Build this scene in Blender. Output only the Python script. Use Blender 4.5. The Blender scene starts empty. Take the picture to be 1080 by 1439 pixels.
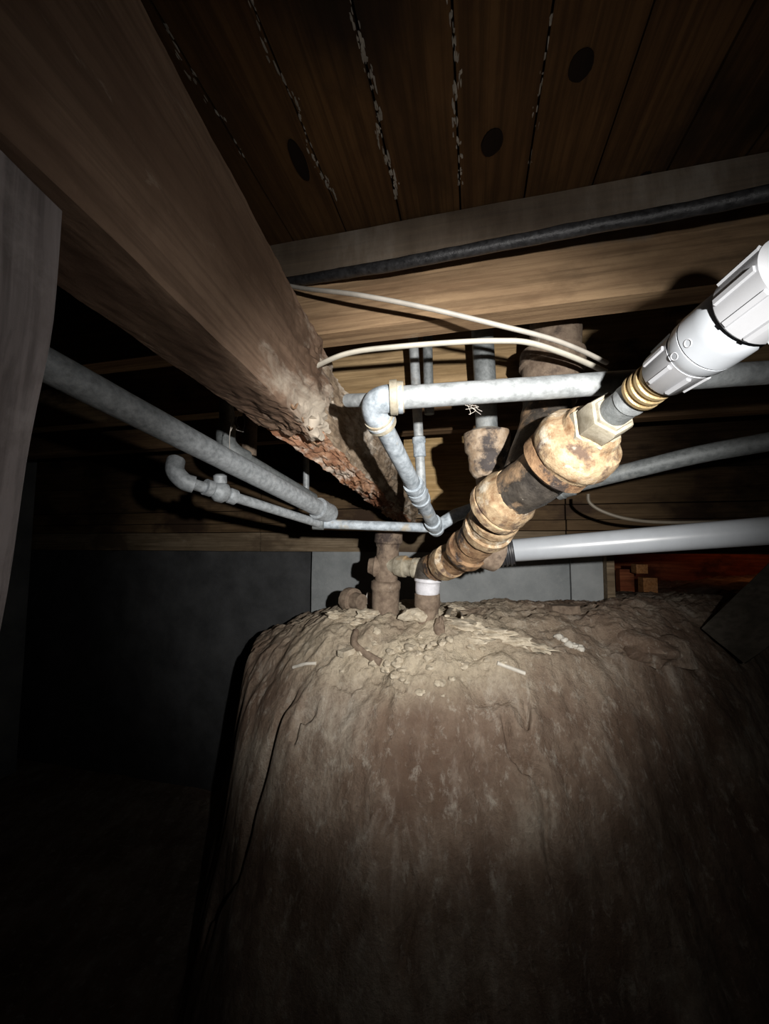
import bpy, bmesh, math, random
import numpy as np
from mathutils import Vector, Matrix, noise

random.seed(7)
rng = np.random.default_rng(7)
SC = bpy.context.scene
COL = SC.collection
V = Vector
CZ = 1.05                                   # camera height above the pit floor
TH = math.atan(40.5 / 540)                  # camera tipped up

# ---------------------------------------------------------------- camera
cam = bpy.data.cameras.new('camera')
cam.sensor_fit = 'VERTICAL'; cam.sensor_height = 36; cam.lens = 540 / 1439 * 36
cam.clip_start = 0.01; cam.clip_end = 50
camo = bpy.data.objects.new('camera', cam); COL.objects.link(camo)
camo.location = (0, 0, CZ); camo.rotation_euler = (math.pi / 2 + TH, 0, 0)
SC.camera = camo
# ---------------------------------------------------------------- world
w = bpy.data.worlds.new('world'); SC.world = w; w.use_nodes = True
w.node_tree.nodes['Background'].inputs[0].default_value = (.6, .75, 1, 1)
w.node_tree.nodes['Background'].inputs[1].default_value = 0.0006
# ---------------------------------------------------------------- view
SC.view_settings.view_transform = 'Standard'
SC.view_settings.look = 'None'
SC.view_settings.exposure = 0.0
SC.view_settings.gamma = 1.0
SC.view_settings.use_curve_mapping = False


def P(px, py, d):
    x = (px - 540) / 540 * d; u = (719.5 - py) / 540 * d
    return V((x, d * math.cos(TH) - u * math.sin(TH), CZ + d * math.sin(TH) + u * math.cos(TH)))


def PZ(px, py, zr):
    a = P(px, py, 1) - V((0, 0, CZ))
    a = a * (zr / a.z)
    return a + V((0, 0, CZ))


# ---------------------------------------------------------------- the flashlight beside the camera
def spot(name, energy, size, blend, aim, radius=.006, loc=(.125, -.08, .04), col=(1, .965, .91)):
    l = bpy.data.lights.new(name, 'SPOT'); l.energy = energy; l.spot_size = math.radians(size); l.spot_blend = blend
    l.shadow_soft_size = radius; l.color = col
    o = bpy.data.objects.new(name, l); COL.objects.link(o)
    o.location = V(loc) + V((0, 0, CZ))
    o.rotation_euler = (aim - o.location).to_track_quat('-Z', 'Y').to_euler()


spot('flashlight_core', 43, 77, 1.0, P(580, 768, 1.2))
spot('flashlight_spill', 3.9, 118, 1.0, P(580, 735, 1.0))

# added dim warm fill beyond the wall opening, no lamp known there
l = bpy.data.lights.new('warm_fill', 'POINT'); l.energy = .22; l.color = (1, .35, .12); l.shadow_soft_size = .04
o = bpy.data.objects.new('warm_fill', l); COL.objects.link(o); o.location = (1.75, 1.75, CZ + .02)


# ================================================================ materials
def nodes(name):
    m = bpy.data.materials.new(name); m.use_nodes = True
    nt = m.node_tree
    return m, nt, nt.nodes['Principled BSDF']


def N(nt, kind, **kw):
    n = nt.nodes.new(kind)
    for k, v in kw.items():
        if k in n.inputs.keys():
            n.inputs[k].default_value = v
        else:
            setattr(n, k, v)
    return n


def ramp(nt, src, stops):
    r = nt.nodes.new('ShaderNodeValToRGB')
    el = r.color_ramp.elements
    while len(el) < len(stops): el.new(.5)
    for e, (p, c) in zip(el, stops):
        e.position = p; e.color = (c[0], c[1], c[2], 1) if isinstance(c, tuple) else (c, c, c, 1)
    nt.links.new(src, r.inputs[0])
    return r.outputs[0]


def coords(nt, scale=(1, 1, 1), rot=0, offset=(0, 0, 0)):
    t = nt.nodes.new('ShaderNodeTexCoord')
    a = nt.nodes.new('ShaderNodeMapping'); a.vector_type = 'POINT'
    a.inputs['Rotation'].default_value = (0, 0, -rot)
    nt.links.new(t.outputs['Object'], a.inputs[0])
    b = nt.nodes.new('ShaderNodeMapping'); b.inputs['Scale'].default_value = scale
    b.inputs['Location'].default_value = offset
    nt.links.new(a.outputs[0], b.inputs[0])
    return b.outputs[0]


def noisetex(nt, vec, scale, detail=5, rough=.55, dist=0):
    n = N(nt, 'ShaderNodeTexNoise', Scale=scale, Detail=detail, Roughness=rough, Distortion=dist)
    nt.links.new(vec, n.inputs['Vector'])
    return n.outputs['Fac']


def mix(nt, fac, a, b, mode='MIX'):
    m = nt.nodes.new('ShaderNodeMix'); m.data_type = 'RGBA'; m.blend_type = mode
    for i, s in ((0, fac), (6, a), (7, b)):
        if hasattr(s, 'links') or hasattr(s, 'is_linked'):
            nt.links.new(s, m.inputs[i])
        else:
            m.inputs[i].default_value = s if i == 0 else (s[0], s[1], s[2], 1)
    return m.outputs[2]


def bump(nt, bsdf, h, strength=.5, dist=.004):
    b = N(nt, 'ShaderNodeBump', Strength=strength, Distance=dist)
    nt.links.new(h, b.inputs['Height']); nt.links.new(b.outputs[0], bsdf.inputs['Normal'])


def wood(name, c0, c1, rot=0., stain=None, stain_at=(.5, .62), stain_scale=7, white=None, white_at=(.6, .68), grain=38,
         rough=.85, bumpd=.0018, white_scale=9, white_stretch=.35, upright=False):
    m, nt, b = nodes(name)
    v = coords(nt, (1, 1, .05) if upright else (.07, 1, .6), rot)
    g = noisetex(nt, v, grain, 6, .6, .6)
    col = ramp(nt, g, [(.36, c0), (.64, c1)])
    g2 = noisetex(nt, coords(nt, (1, 1, .03) if upright else (.03, 1, 1), rot), grain * 4, 4, .6, .3)
    col = mix(nt, ramp(nt, g2, [(.38, .55), (.55, 0.)]), col, (c0[0] * .45, c0[1] * .45, c0[2] * .45))
    bl = noisetex(nt, coords(nt, (.5, 1, 1), rot, (4, 4, 4)), 30, 7, .7)
    col = mix(nt, ramp(nt, bl, [(.5, 0.), (.72, .45)]), col, (c0[0] * .5, c0[1] * .45, c0[2] * .4))
    v2 = coords(nt, (.5, 1, 1), rot)
    big = noisetex(nt, v2, 4.5, 4)
    col = mix(nt, ramp(nt, big, [(.35, .0), (.7, .55)]), col, (c0[0] * .6, c0[1] * .6, c0[2] * .6))
    if stain:
        s = noisetex(nt, coords(nt, (.6, 1, 1), rot, (3, 1, 2)), stain_scale, 6, .6)
        col = mix(nt, ramp(nt, s, [(stain_at[0], 0.), (stain_at[1], .9)]), col, stain)
    if white:
        s = noisetex(nt, coords(nt, (white_stretch, 1, 1), rot, (7, 5, 1)), white_scale, 9, .68)
        col = mix(nt, ramp(nt, s, [(white_at[0], 0.), (white_at[1], .85)]), col, white)
    nt.links.new(col, b.inputs['Base Color'])
    b.inputs['Roughness'].default_value = rough
    b.inputs['Specular IOR Level'].default_value = .2
    f = noisetex(nt, coords(nt), 160, 6, .7)
    h = mix(nt, .4, g, f)
    bump(nt, b, h, .7, bumpd)
    return m


def metal(name, base, spots, rust=None, rust_at=(.55, .65), metallic=.3, rough=.5, scale=60, bumpd=.001, pale=None, pale_at=(.58, .66),
          rust_scale=14):
    m, nt, b = nodes(name)
    v = coords(nt)
    n1 = noisetex(nt, v, scale, 6, .65)
    col = ramp(nt, n1, [(.33, base), (.68, spots)])
    if rust:
        n2 = noisetex(nt, coords(nt, offset=(2, 3, 4)), rust_scale, 8, .65)
        col = mix(nt, ramp(nt, n2, [(rust_at[0], 0.), (rust_at[1], 1.)]), col, rust)
    if pale:
        n3 = noisetex(nt, coords(nt, offset=(9, 3, 1)), 26, 8, .7)
        col = mix(nt, ramp(nt, n3, [(pale_at[0], 0.), (pale_at[1], .9)]), col, pale)
    nt.links.new(col, b.inputs['Base Color'])
    b.inputs['Metallic'].default_value = metallic
    r = ramp(nt, n1, [(.2, rough - .1), (.8, min(1, rough + .2))])
    nt.links.new(r, b.inputs['Roughness'])
    h = noisetex(nt, v, 220, 6, .7)
    h2 = mix(nt, .5, h, n1)
    bump(nt, b, h2, .8, bumpd)
    return m


def plastic(name, col, rough=.35, dirt=.15):
    m, nt, b = nodes(name)
    n = noisetex(nt, coords(nt), 30, 5, .6)
    d = tuple(c * (1 - dirt) for c in col)
    nt.links.new(ramp(nt, n, [(.35, d), (.6, col)]), b.inputs['Base Color'])
    b.inputs['Roughness'].default_value = rough
    return m


JR = math.radians(-12.9)         # joist direction in plan
BR = math.radians(83.9)          # beam direction in plan
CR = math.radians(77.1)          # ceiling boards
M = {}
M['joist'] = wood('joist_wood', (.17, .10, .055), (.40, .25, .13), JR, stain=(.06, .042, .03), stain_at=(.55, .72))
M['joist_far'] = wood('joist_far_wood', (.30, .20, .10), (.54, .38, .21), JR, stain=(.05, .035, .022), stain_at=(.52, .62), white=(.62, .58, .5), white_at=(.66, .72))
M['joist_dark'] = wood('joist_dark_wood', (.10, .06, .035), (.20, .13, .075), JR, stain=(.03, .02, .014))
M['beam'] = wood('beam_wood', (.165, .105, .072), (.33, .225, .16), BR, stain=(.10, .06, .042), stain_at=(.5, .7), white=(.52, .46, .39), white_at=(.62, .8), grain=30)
M['core'] = wood('rotted_core_wood', (.46, .22, .12), (.80, .50, .33), BR, stain=(.22, .09, .05), stain_at=(.5, .62), white=(.85, .74, .63), white_at=(.53, .62), white_scale=22, grain=50, bumpd=.005)
M['core_side'] = wood('core_side_wood', (.26, .19, .13), (.48, .38, .28), BR, stain=(.24, .13, .08), stain_at=(.56, .75), white=(.68, .62, .54), white_at=(.5, .62), white_scale=16, grain=50, bumpd=.004)
M['flake'] = wood('flake_wood', (.25, .14, .08), (.5, .36, .24), BR)
M['board'] = wood('board_wood', (.085, .043, .017), (.17, .09, .036), CR, stain=(.022, .014, .008), stain_at=(.5, .68), stain_scale=5)
M['knot'] = wood('knot_wood', (.012, .006, .004), (.022, .012, .007), CR)
M['scale'] = metal('efflorescence', (.2, .18, .15), (.5, .47, .42), metallic=0, rough=.9)
M['yellow'] = wood('yellow_wood', (.62, .40, .17), (.90, .66, .36), JR, stain=(.32, .19, .08), stain_at=(.58, .72), white=(.85, .75, .55), white_at=(.68, .75))
M['sill'] = wood('sill_wood', (.20, .145, .09), (.36, .28, .19), JR, stain=(.10, .07, .045), white=(.5, .46, .38), white_at=(.66, .8))
M['sill_dark'] = wood('sill_dark_wood', (.15, .095, .05), (.25, .165, .09), JR, stain=(.05, .03, .02))
M['post'] = wood('post_wood', (.19, .167, .168), (.35, .315, .32), 0, white=(.36, .33, .33), white_at=(.55, .8), grain=46, white_scale=22, upright=True)
M['slab'] = wood('slab_wood', (.10, .09, .075), (.17, .15, .125), JR, grain=20)
M['galv'] = metal('galvanized', (.22, .235, .245), (.40, .43, .45), rust=(.38, .34, .28), rust_at=(.58, .78), metallic=.15, rough=.5, scale=90, pale=(.52, .55, .57), pale_at=(.50, .70))
M['galv_dark'] = metal('dull_galvanized', (.15, .165, .17), (.28, .30, .31), rust=(.35, .36, .35), rust_at=(.6, .75), metallic=.2, rough=.5, scale=110)
M['galv_mid'] = metal('grey_galvanized', (.22, .24, .255), (.42, .45, .48), rust=(.5, .51, .51), rust_at=(.6, .75), metallic=.15, rough=.5, scale=130)
M['galv_chalk'] = metal('chalky_galvanized', (.20, .235, .27), (.50, .56, .62), rust=(.40, .35, .27), rust_at=(.55, .66), metallic=.05, rough=.6, scale=80)
M['rust'] = metal('rusty_iron', (.13, .065, .032), (.46, .29, .16), rust=(.05, .036, .03), rust_at=(.54, .60), metallic=0, rough=.75, scale=48, bumpd=.004, pale=(.62, .54, .43), pale_at=(.58, .68), rust_scale=22)
M['rust_orange'] = metal('orange_rust_iron', (.21, .115, .055), (.56, .43, .27), rust=(.12, .078, .055), rust_at=(.54, .63), metallic=0, rough=.75, scale=60, bumpd=.004, pale=(.66, .60, .49), pale_at=(.55, .66), rust_scale=24)
M['rust_black'] = metal('blackened_rusty_iron', (.30, .20, .12), (.52, .42, .32), rust=(.06, .05, .048), rust_at=(.47, .54), metallic=0, rough=.7, scale=60, bumpd=.003, pale=(.66, .6, .52), pale_at=(.6, .68), rust_scale=13)
M['black'] = metal('black_iron', (.03, .026, .024), (.11, .095, .08), rust=(.42, .28, .17), rust_at=(.50, .60), metallic=.2, rough=.45, scale=50, bumpd=.003, pale=(.5, .45, .38), pale_at=(.66, .72))
M['tar'] = metal('tarred_pipe', (.02, .02, .022), (.07, .07, .075), metallic=.3, rough=.35, scale=140, bumpd=.0015)
M['brown_iron'] = metal('brown_iron', (.13, .09, .065), (.30, .23, .17), rust=(.05, .035, .03), metallic=0, rough=.8, pale=(.5, .45, .38), pale_at=(.62, .72))
M['nut_iron'] = metal('pale_iron', (.26, .23, .17), (.50, .46, .37), rust=(.48, .32, .16), rust_at=(.56, .66), metallic=.1, rough=.6)
M['brass'] = metal('brass', (.36, .26, .13), (.56, .44, .25), metallic=.6, rough=.4, scale=30)
M['pvc'] = plastic('white_plastic', (.37, .38, .405), .4, .08)
M['pvc2'] = plastic('bluish_white_plastic', (.37, .395, .43), .3, .08)
M['seam'] = plastic('seam_grey_plastic', (.40, .41, .44), .5)
M['rubber'] = plastic('black_rubber', (.03, .03, .034), .5)
M['cable'] = plastic('cream_cable', (.74, .70, .60), .4, .2)
M['cable2'] = plastic('grey_white_cable', (.60, .56, .50), .5, .25)
M['cable3'] = plastic('tan_cable', (.20, .17, .13), .5, .2)
M['paint'] = metal('white_ring', (.6, .6, .64), (.8, .8, .86), rust=(.4, .3, .2), rust_at=(.6, .7), metallic=0, rough=.5)
M['stick'] = plastic('pale_stick', (.74, .70, .62), .7, .25)
M['web'] = plastic('cobweb', (.55, .5, .45), .8)
M['redbrick'] = wood('red_brown_wood', (.30, .08, .035), (.50, .18, .08), JR, stain=(.08, .025, .015))
M['orange_wood'] = wood('orange_wood', (.50, .22, .08), (.70, .36, .16), math.radians(90))

# concrete
m, nt, b = nodes('concrete')
n1 = noisetex(nt, coords(nt), 5, 8, .62); n2 = noisetex(nt, coords(nt), 60, 6, .7)
c = ramp(nt, n1, [(.3, (.20, .22, .23)), (.7, (.42, .44, .45))])
c = mix(nt, ramp(nt, n2, [(.55, 0.), (.75, .5)]), c, (.42, .43, .42))
nt.links.new(c, b.inputs['Base Color']); b.inputs['Roughness'].default_value = .9
bump(nt, b, mix(nt, .5, n1, n2), .8, .006); M['concrete'] = m
M['dark_wall'] = metal('shade_toned_wall', (.045, .047, .05), (.09, .093, .098), metallic=0, rough=.95, scale=9, bumpd=.004)  # weak light on the left stretch of wall put into its colour

# dirt
m, nt, b = nodes('dirt')
big = noisetex(nt, coords(nt), 4, 8, .62)
streak = noisetex(nt, coords(nt, (1, .5, .38)), 20, 8, .66, .5)
fine = noisetex(nt, coords(nt), 90, 8, .72)
c = ramp(nt, big, [(.36, (.20, .135, .10)), (.52, (.36, .275, .21)), (.66, (.50, .43, .35))])
c = mix(nt, ramp(nt, streak, [(.38, .7), (.55, 0.)]), c, (.18, .115, .08))
flk = noisetex(nt, coords(nt, (1, 1, .5)), 48, 9, .75, .3)
c = mix(nt, ramp(nt, flk, [(.54, 0.), (.66, .65)]), c, (.62, .56, .48))
c = mix(nt, ramp(nt, streak, [(.56, 0.), (.72, .55)]), c, (.64, .57, .49))
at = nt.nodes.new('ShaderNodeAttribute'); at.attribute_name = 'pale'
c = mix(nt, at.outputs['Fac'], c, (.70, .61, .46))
c = mix(nt, ramp(nt, fine, [(.3, .45), (.55, 0.)]), c, (.15, .11, .085))
nt.links.new(c, b.inputs['Base Color']); b.inputs['Roughness'].default_value = .95
b.inputs['Specular IOR Level'].default_value = .1
bump(nt, b, mix(nt, .6, streak, fine), 1.0, .014); M['dirt'] = m
m, nt, b = nodes('stone')
f = noisetex(nt, coords(nt), 70, 8, .7)
nt.links.new(ramp(nt, f, [(.3, (.34, .28, .20)), (.7, (.68, .61, .49))]), b.inputs['Base Color']); b.inputs['Roughness'].default_value = .95
bump(nt, b, f, .8, .003); M['stone'] = m


# ================================================================ object helpers
def tag(o, label, cat, group=None, kind=None):
    if label: o['label'] = label
    if cat: o['category'] = cat
    if group: o['group'] = group
    if kind: o['kind'] = kind
    return o


def link(name, verts, faces, mat, parent=None, smooth=True, creases=None):
    """one mesh object; origin at the bottom centre, or in the parent's frame"""
    vs = [V(v) for v in verts]
    if parent is None:
        xs = [v.x for v in vs]; ys = [v.y for v in vs]; zs = [v.z for v in vs]
        L = V(((min(xs) + max(xs)) / 2, (min(ys) + max(ys)) / 2, min(zs)))
    else:
        L = V(parent['_o']) if '_o' in parent else V(parent.location)
    me = bpy.data.meshes.new(name)
    me.from_pydata([v - L for v in vs], [], faces); me.validate(); me.update()
    bm = bmesh.new(); bm.from_mesh(me); bmesh.ops.recalc_face_normals(bm, faces=bm.faces)
    if smooth:
        for f in bm.faces: f.smooth = True
        for e in bm.edges:
            if len(e.link_faces) == 2 and e.calc_face_angle(0) > math.radians(38): e.smooth = False
    bm.to_mesh(me); bm.free()
    me.materials.append(M[mat] if isinstance(mat, str) else mat)
    o = bpy.data.objects.new(name, me); COL.objects.link(o)
    if parent is None:
        o.location = L
    else:
        o.parent = parent
    WORLD_ORIGIN[o.name] = L
    return o


WORLD_ORIGIN = {}


def sub(name, geo, mat, part, smooth=True):
    """a sub-part of a mesh part that sits at its thing's origin"""
    root = part
    while root.parent: root = root.parent
    L = WORLD_ORIGIN[part.name]
    vs, fs = geo
    o = link(name, vs, fs, mat, None, smooth)
    d = V(o.location) - L
    o.data.transform(Matrix.Translation(d)); o.location = (0, 0, 0); o.parent = part
    WORLD_ORIGIN[o.name] = L
    return o


def thing(name, loc, label, cat, group=None):
    o = bpy.data.objects.new(name, None); COL.objects.link(o)
    o.location = loc; o.empty_display_size = .02
    WORLD_ORIGIN[o.name] = V(loc)
    return tag(o, label, cat, group)


def join(*gs):
    vs, fs = [], []
    for v, f in gs:
        k = len(vs); vs += list(v); fs += [[i + k for i in q] for q in f]
    return vs, fs


def frame(d):
    d = d.normalized()
    a = V((0, 0, 1)) if abs(d.z) < .9 else V((1, 0, 0))
    x = d.cross(a).normalized(); y = x.cross(d).normalized()
    return x, y


def catmull(pts, n=8):
    out = []
    p = [pts[0]] + list(pts) + [pts[-1]]
    for i in range(1, len(p) - 2):
        for k in range(n):
            t = k / n
            out.append(.5 * ((2 * p[i]) + (-p[i - 1] + p[i + 1]) * t + (2 * p[i - 1] - 5 * p[i] + 4 * p[i + 1] - p[i + 2]) * t * t + (-p[i - 1] + 3 * p[i] - 3 * p[i + 1] + p[i + 2]) * t ** 3))
    out.append(V(pts[-1]))
    return out


def tube(pts, r, seg=20, lump=0, flat=1.0):
    """round (or flattened) tube along points; r a number or one per point"""
    pts = [V(p) for p in pts]; n = len(pts)
    rs = r if isinstance(r, (list, tuple)) else [r] * n
    vs, fs = [], []
    T = [(pts[min(i + 1, n - 1)] - pts[max(i - 1, 0)]).normalized() for i in range(n)]
    x, y = frame(T[0])
    for i in range(n):
        x = (x - T[i] * x.dot(T[i])).normalized(); y = T[i].cross(x)
        for k in range(seg):
            a = 2 * math.pi * k / seg
            rr = rs[i]
            if lump: rr *= 1 + lump * noise.noise((pts[i] + V((math.cos(a), math.sin(a), 0)) * .02) * 45)
            vs.append(pts[i] + x * math.cos(a) * rr + y * math.sin(a) * rr * flat)
    for i in range(n - 1):
        for k in range(seg):
            a = i * seg + k; b_ = i * seg + (k + 1) % seg
            fs.append([a, b_, b_ + seg, a + seg])
    fs.append(list(range(seg))[::-1]); fs.append([(n - 1) * seg + k for k in range(seg)])
    return vs, fs


def lathe(a, b, prof, seg=36, lump=0., poly=None):
    """profile (t 0..1 from a to b, radius); poly=6 gives a hex outline"""
    a, b = V(a), V(b)
    x, y = frame(b - a)
    vs, fs = [], []
    sg = seg
    for t, r in prof:
        c = a.lerp(b, t)
        for k in range(sg):
            an = 2 * math.pi * k / sg
            rr = r
            if poly:
                h = math.pi / poly
                rr = r * math.cos(h) / math.cos(((an + h) % (2 * h)) - h)
            p = c + (x * math.cos(an) + y * math.sin(an)) * rr
            if lump: p += (x * math.cos(an) + y * math.sin(an)) * lump * .45 * noise.fractal(p * 110, .8, 2, 4)
            vs.append(p)
    n = len(prof)
    for i in range(n - 1):
        for k in range(sg):
            p = i * sg + k; q = i * sg + (k + 1) % sg
            fs.append([p, q, q + sg, p + sg])
    fs.append(list(range(sg))[::-1]); fs.append([(n - 1) * sg + k for k in range(sg)])
    return vs, fs


def subprof(prof, n=3):
    out = []
    for i in range(len(prof) - 1):
        for k in range(n):
            t = k / n
            out.append((prof[i][0] * (1 - t) + prof[i + 1][0] * t, prof[i][1] * (1 - t) + prof[i + 1][1] * t))
    return out + [prof[-1]]


def sweepbox(corn0, corn1, nL=24, nS=4, disp=None, ends=None):
    """box between two 4-corner sections (same winding), subdivided; disp(p, t, u) -> new p;
    ends(u) -> how far along (0..1) the last ring reaches at that place of the outline"""
    ring = []
    for i in range(4):
        for k in range(nS):
            ring.append((i, k / nS))
    m_ = len(ring); vs, fs = [], []
    for j in range(nL + 1):
        for q, (i, f) in enumerate(ring):
            a = corn0[i].lerp(corn0[(i + 1) % 4], f); b_ = corn1[i].lerp(corn1[(i + 1) % 4], f)
            t = j / nL
            if ends: t *= ends(q / m_)
            p = a.lerp(b_, t)
            if disp: p = disp(p, t, q / m_)
            vs.append(p)
    for j in range(nL):
        for q in range(m_):
            a = j * m_ + q; b_ = j * m_ + (q + 1) % m_
            fs.append([a, b_, b_ + m_, a + m_])
    for base, inv in ((0, True), (nL * m_, False)):
        c = sum((vs[base + q] for q in range(m_)), V((0, 0, 0))) / m_
        vs.append(c); ci = len(vs) - 1
        for q in range(m_):
            tri = [base + q, base + (q + 1) % m_, ci]
            fs.append(tri[::-1] if inv else tri)
    return vs, fs


def box(c, ex, ey, ez, rot=0, tilt=None, nL=6, nS=2, rough=.0008):
    """a plank: centre, full sizes, plan rotation, optional Matrix tilt"""
    R_ = Matrix.Rotation(rot, 3, 'Z')
    if tilt is not None: R_ = R_ @ tilt
    c = V(c)
    def cs(x): return [c + R_ @ V((x, sy * ey / 2, sz * ez / 2)) for sy, sz in ((-1, -1), (1, -1), (1, 1), (-1, 1))]
    s = random.random() * 50
    d = (lambda p, t, u: p + noise.noise_vector(p * 30 + V((s, 0, 0))) * rough) if rough else None
    return sweepbox(cs(-ex / 2), cs(ex / 2), nL, nS, d)


def blob(c, r, sx=1, sy=1, sz=1, rot=0, sub_=2, rough=.35, freq=1.):
    bm = bmesh.new(); bmesh.ops.create_icosphere(bm, subdivisions=sub_, radius=1)
    s = V((random.random() * 90, random.random() * 90, 0))
    R_ = Matrix.Rotation(rot, 3, 'Z')
    vs = []
    for v in bm.verts:
        p = v.co.copy(); p *= 1 + rough * noise.noise(p * 1.3 * freq + s) + rough * .5 * noise.noise(p * 3 * freq + s)
        vs.append(V(c) + R_ @ V((p.x * sx * r, p.y * sy * r, p.z * sz * r)))
    fs = [[v.index for v in f.verts] for f in bm.faces]
    bm.free()
    return vs, fs


# ================================================================ ground
TAB = {}


def fbm(x, y, f, oct_=5, seed=0, gain=.5):
    out = np.zeros_like(x); amp = 1.; tot = 0
    for o_ in range(oct_):
        sd = seed + o_ * 17
        if sd not in TAB: TAB[sd] = np.random.default_rng(sd).random((256, 256))
        g = TAB[sd]
        X = x * f + 37.3 * o_; Y = y * f + 11.9 * o_
        xi = np.floor(X).astype(int); yi = np.floor(Y).astype(int)
        xf = X - xi; yf = Y - yi
        xf = xf * xf * (3 - 2 * xf); yf = yf * yf * (3 - 2 * yf)
        g00 = g[xi % 256, yi % 256]; g10 = g[(xi + 1) % 256, yi % 256]; g01 = g[xi % 256, (yi + 1) % 256]; g11 = g[(xi + 1) % 256, (yi + 1) % 256]
        out += amp * ((g00 * (1 - xf) + g10 * xf) * (1 - yf) + (g01 * (1 - xf) + g11 * xf) * yf - .5)
        tot += amp; amp *= gain; f *= 2
    return out / tot


PY = [-2, .34, .42, .50, .56, .62, .67, .71, .745, .78, .83, .88, .95, 1.1, 1.42, 4]
PZr = [-1.05, -1.04, -1.0, -.88, -.74, -.58, -.465, -.375, -.315, -.262, -.222, -.197, -.185, -.200, -.232, -.232]


def sstep(a, b_, x):
    t = np.clip((x - a) / (b_ - a), 0, 1); return t * t * (3 - 2 * t)


def seg_dist(x, y, pts):
    best = np.full_like(x, 9.)
    for (x0, y0), (x1, y1) in zip(pts[:-1], pts[1:]):
        dx, dy = x1 - x0, y1 - y0
        t = np.clip(((x - x0) * dx + (y - y0) * dy) / (dx * dx + dy * dy), 0, 1)
        best = np.minimum(best, np.hypot(x - x0 - t * dx, y - y0 - t * dy))
    return best


CRACKS = []


def ground(x, y):
    x = np.asarray(x, float); y = np.asarray(y, float)
    x0 = .08
    k = np.where(x > x0, .30, 1.1)
    yy = y - k * (x - x0) ** 2 + fbm(x, y, 3.2, 4, 5) * .10 + fbm(x, y * .5, 9, 4, 9) * .03
    z = np.interp(yy, PY, PZr)
    xe = -.25 - .30 * (y - .68) + fbm(x * 0, y, 5, 4, 3) * .10
    cl = sstep(.02, -.13, x - xe)
    z = z * (1 - cl) + -1.05 * cl
    # terrace: a slumped lobe on the right
    lob = np.exp(-(((x - .24) / .14) ** 2 + ((y - .69) / .08) ** 2))
    z = z + .055 * lob * sstep(.16, .20, x + fbm(x, y, 12, 3, 55) * .05)
    z = z - .55 * np.clip(-x - .10, 0, 1) ** 1.2 * sstep(-.9, -.5, z)
    z = z + fbm(x, y, 7, 6, 21, .55) * .045 * sstep(-1.04, -.8, z) + fbm(x, y, 40, 4, 31, .6) * (.006 + .010 * sstep(-.34, -.24, z)) + fbm(x, y, 4, 3, 131) * .07 * sstep(-1.0, -.7, z) * sstep(-.2, -.3, z) + fbm(x, y, 15, 3, 141) * .05 * sstep(-1.0, -.7, z) * sstep(-.2, -.3, z)
    rd = 1 - np.abs(fbm(x * 1.0 + y * .6, y * 1.9 - x * .5, 9, 4, 91)) * 4
    z = z + .016 * np.clip(rd, 0, 1) * sstep(-.6, -.3, z)
    heap = np.exp(-(((x - .06) / .22) ** 2 + ((y - .88) / .10) ** 2))
    z = z + heap * (.004 + fbm(x, y, 24, 4, 41, .6) * .040)
    for pts, wd, dep in CRACKS:
        dd = seg_dist(x + fbm(x, y, 30, 3, 77) * .03, y + fbm(x, y, 30, 3, 78) * .03, pts)
        z = z - dep * np.exp(-(dd / wd) ** 2)
    return z


def on_ground(px, py):
    a = P(px, py, 1) - V((0, 0, CZ))
    ss = np.arange(.45, 2.0, .004)
    hit = ground(a.x * ss, a.y * ss) > a.z * ss
    p = a * float(ss[np.argmax(hit)] if hit.any() else 1.3)
    return V((p.x, p.y, float(ground(p.x, p.y)) + CZ))


def crack(pix, wd, dep):
    CRACKS.append(([(q.x, q.y) for q in (on_ground(*p) for p in pix)], wd, dep))


_new = []
for pix, wd, dep in ([[(402, 985), (380, 1050), (352, 1130), (340, 1190), (300, 1260)], .012, .09],
                     [[(442, 985), (425, 1000), (418, 1022)], .007, .035],
                     [[(470, 965), (520, 955), (560, 962)], .006, .014],
                     [[(560, 1180), (575, 1250), (570, 1330)], .008, .02],
                     [[(735, 985), (733, 1010)], .006, .035],
                     [[(712, 1020), (722, 1050), (740, 1085), (765, 1110), (775, 1200)], .009, .045],
                     [[(505, 935), (600, 945), (690, 938)], .005, .01]):
    _new.append(([(q.x, q.y) for q in (on_ground(*p) for p in pix)], wd, dep))
CRACKS += _new

# wall frame: along-joist axis A, away axis B
A = V((math.cos(JR), math.sin(JR), 0)); B = V((-math.sin(JR), math.cos(JR), 0))


def AB(a, b_, zr): return A * a + B * b_ + V((0, 0, CZ + zr))


wc = P(600, 776, 1.42); WB = wc.dot(B); WALL_TOP = wc.z - CZ     # wall face
nx, ny = 560, 460
gx = np.concatenate([np.linspace(-2.2, -.6, 60, endpoint=False), np.linspace(-.6, 1.0, nx - 120, endpoint=False), np.linspace(1.0, 2.6, 60)])
gy = np.concatenate([np.linspace(-.8, .38, 50, endpoint=False), np.linspace(.38, 1.48, ny - 90, endpoint=False), np.linspace(1.48, 2.6, 40)])
X, Y = np.meshgrid(gx, gy, indexing='ij')
Z = ground(X, Y)
ii = np.arange(nx * ny).reshape(nx, ny)
F = np.stack([ii[:-1, :-1], ii[1:, :-1], ii[1:, 1:], ii[:-1, 1:]], -1).reshape(-1, 4)
me = bpy.data.meshes.new('floor')
co = np.stack([X, Y, Z + CZ], -1).reshape(-1, 3)
me.vertices.add(len(co)); me.vertices.foreach_set('co', co.ravel())
me.loops.add(F.size); me.loops.foreach_set('vertex_index', F.ravel())
me.polygons.add(len(F)); me.polygons.foreach_set('loop_start', np.arange(0, F.size, 4))
me.polygons.foreach_set('use_smooth', np.ones(len(F), bool))
me.update(calc_edges=True)
at = me.attributes.new('pale', 'FLOAT', 'POINT')
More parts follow.
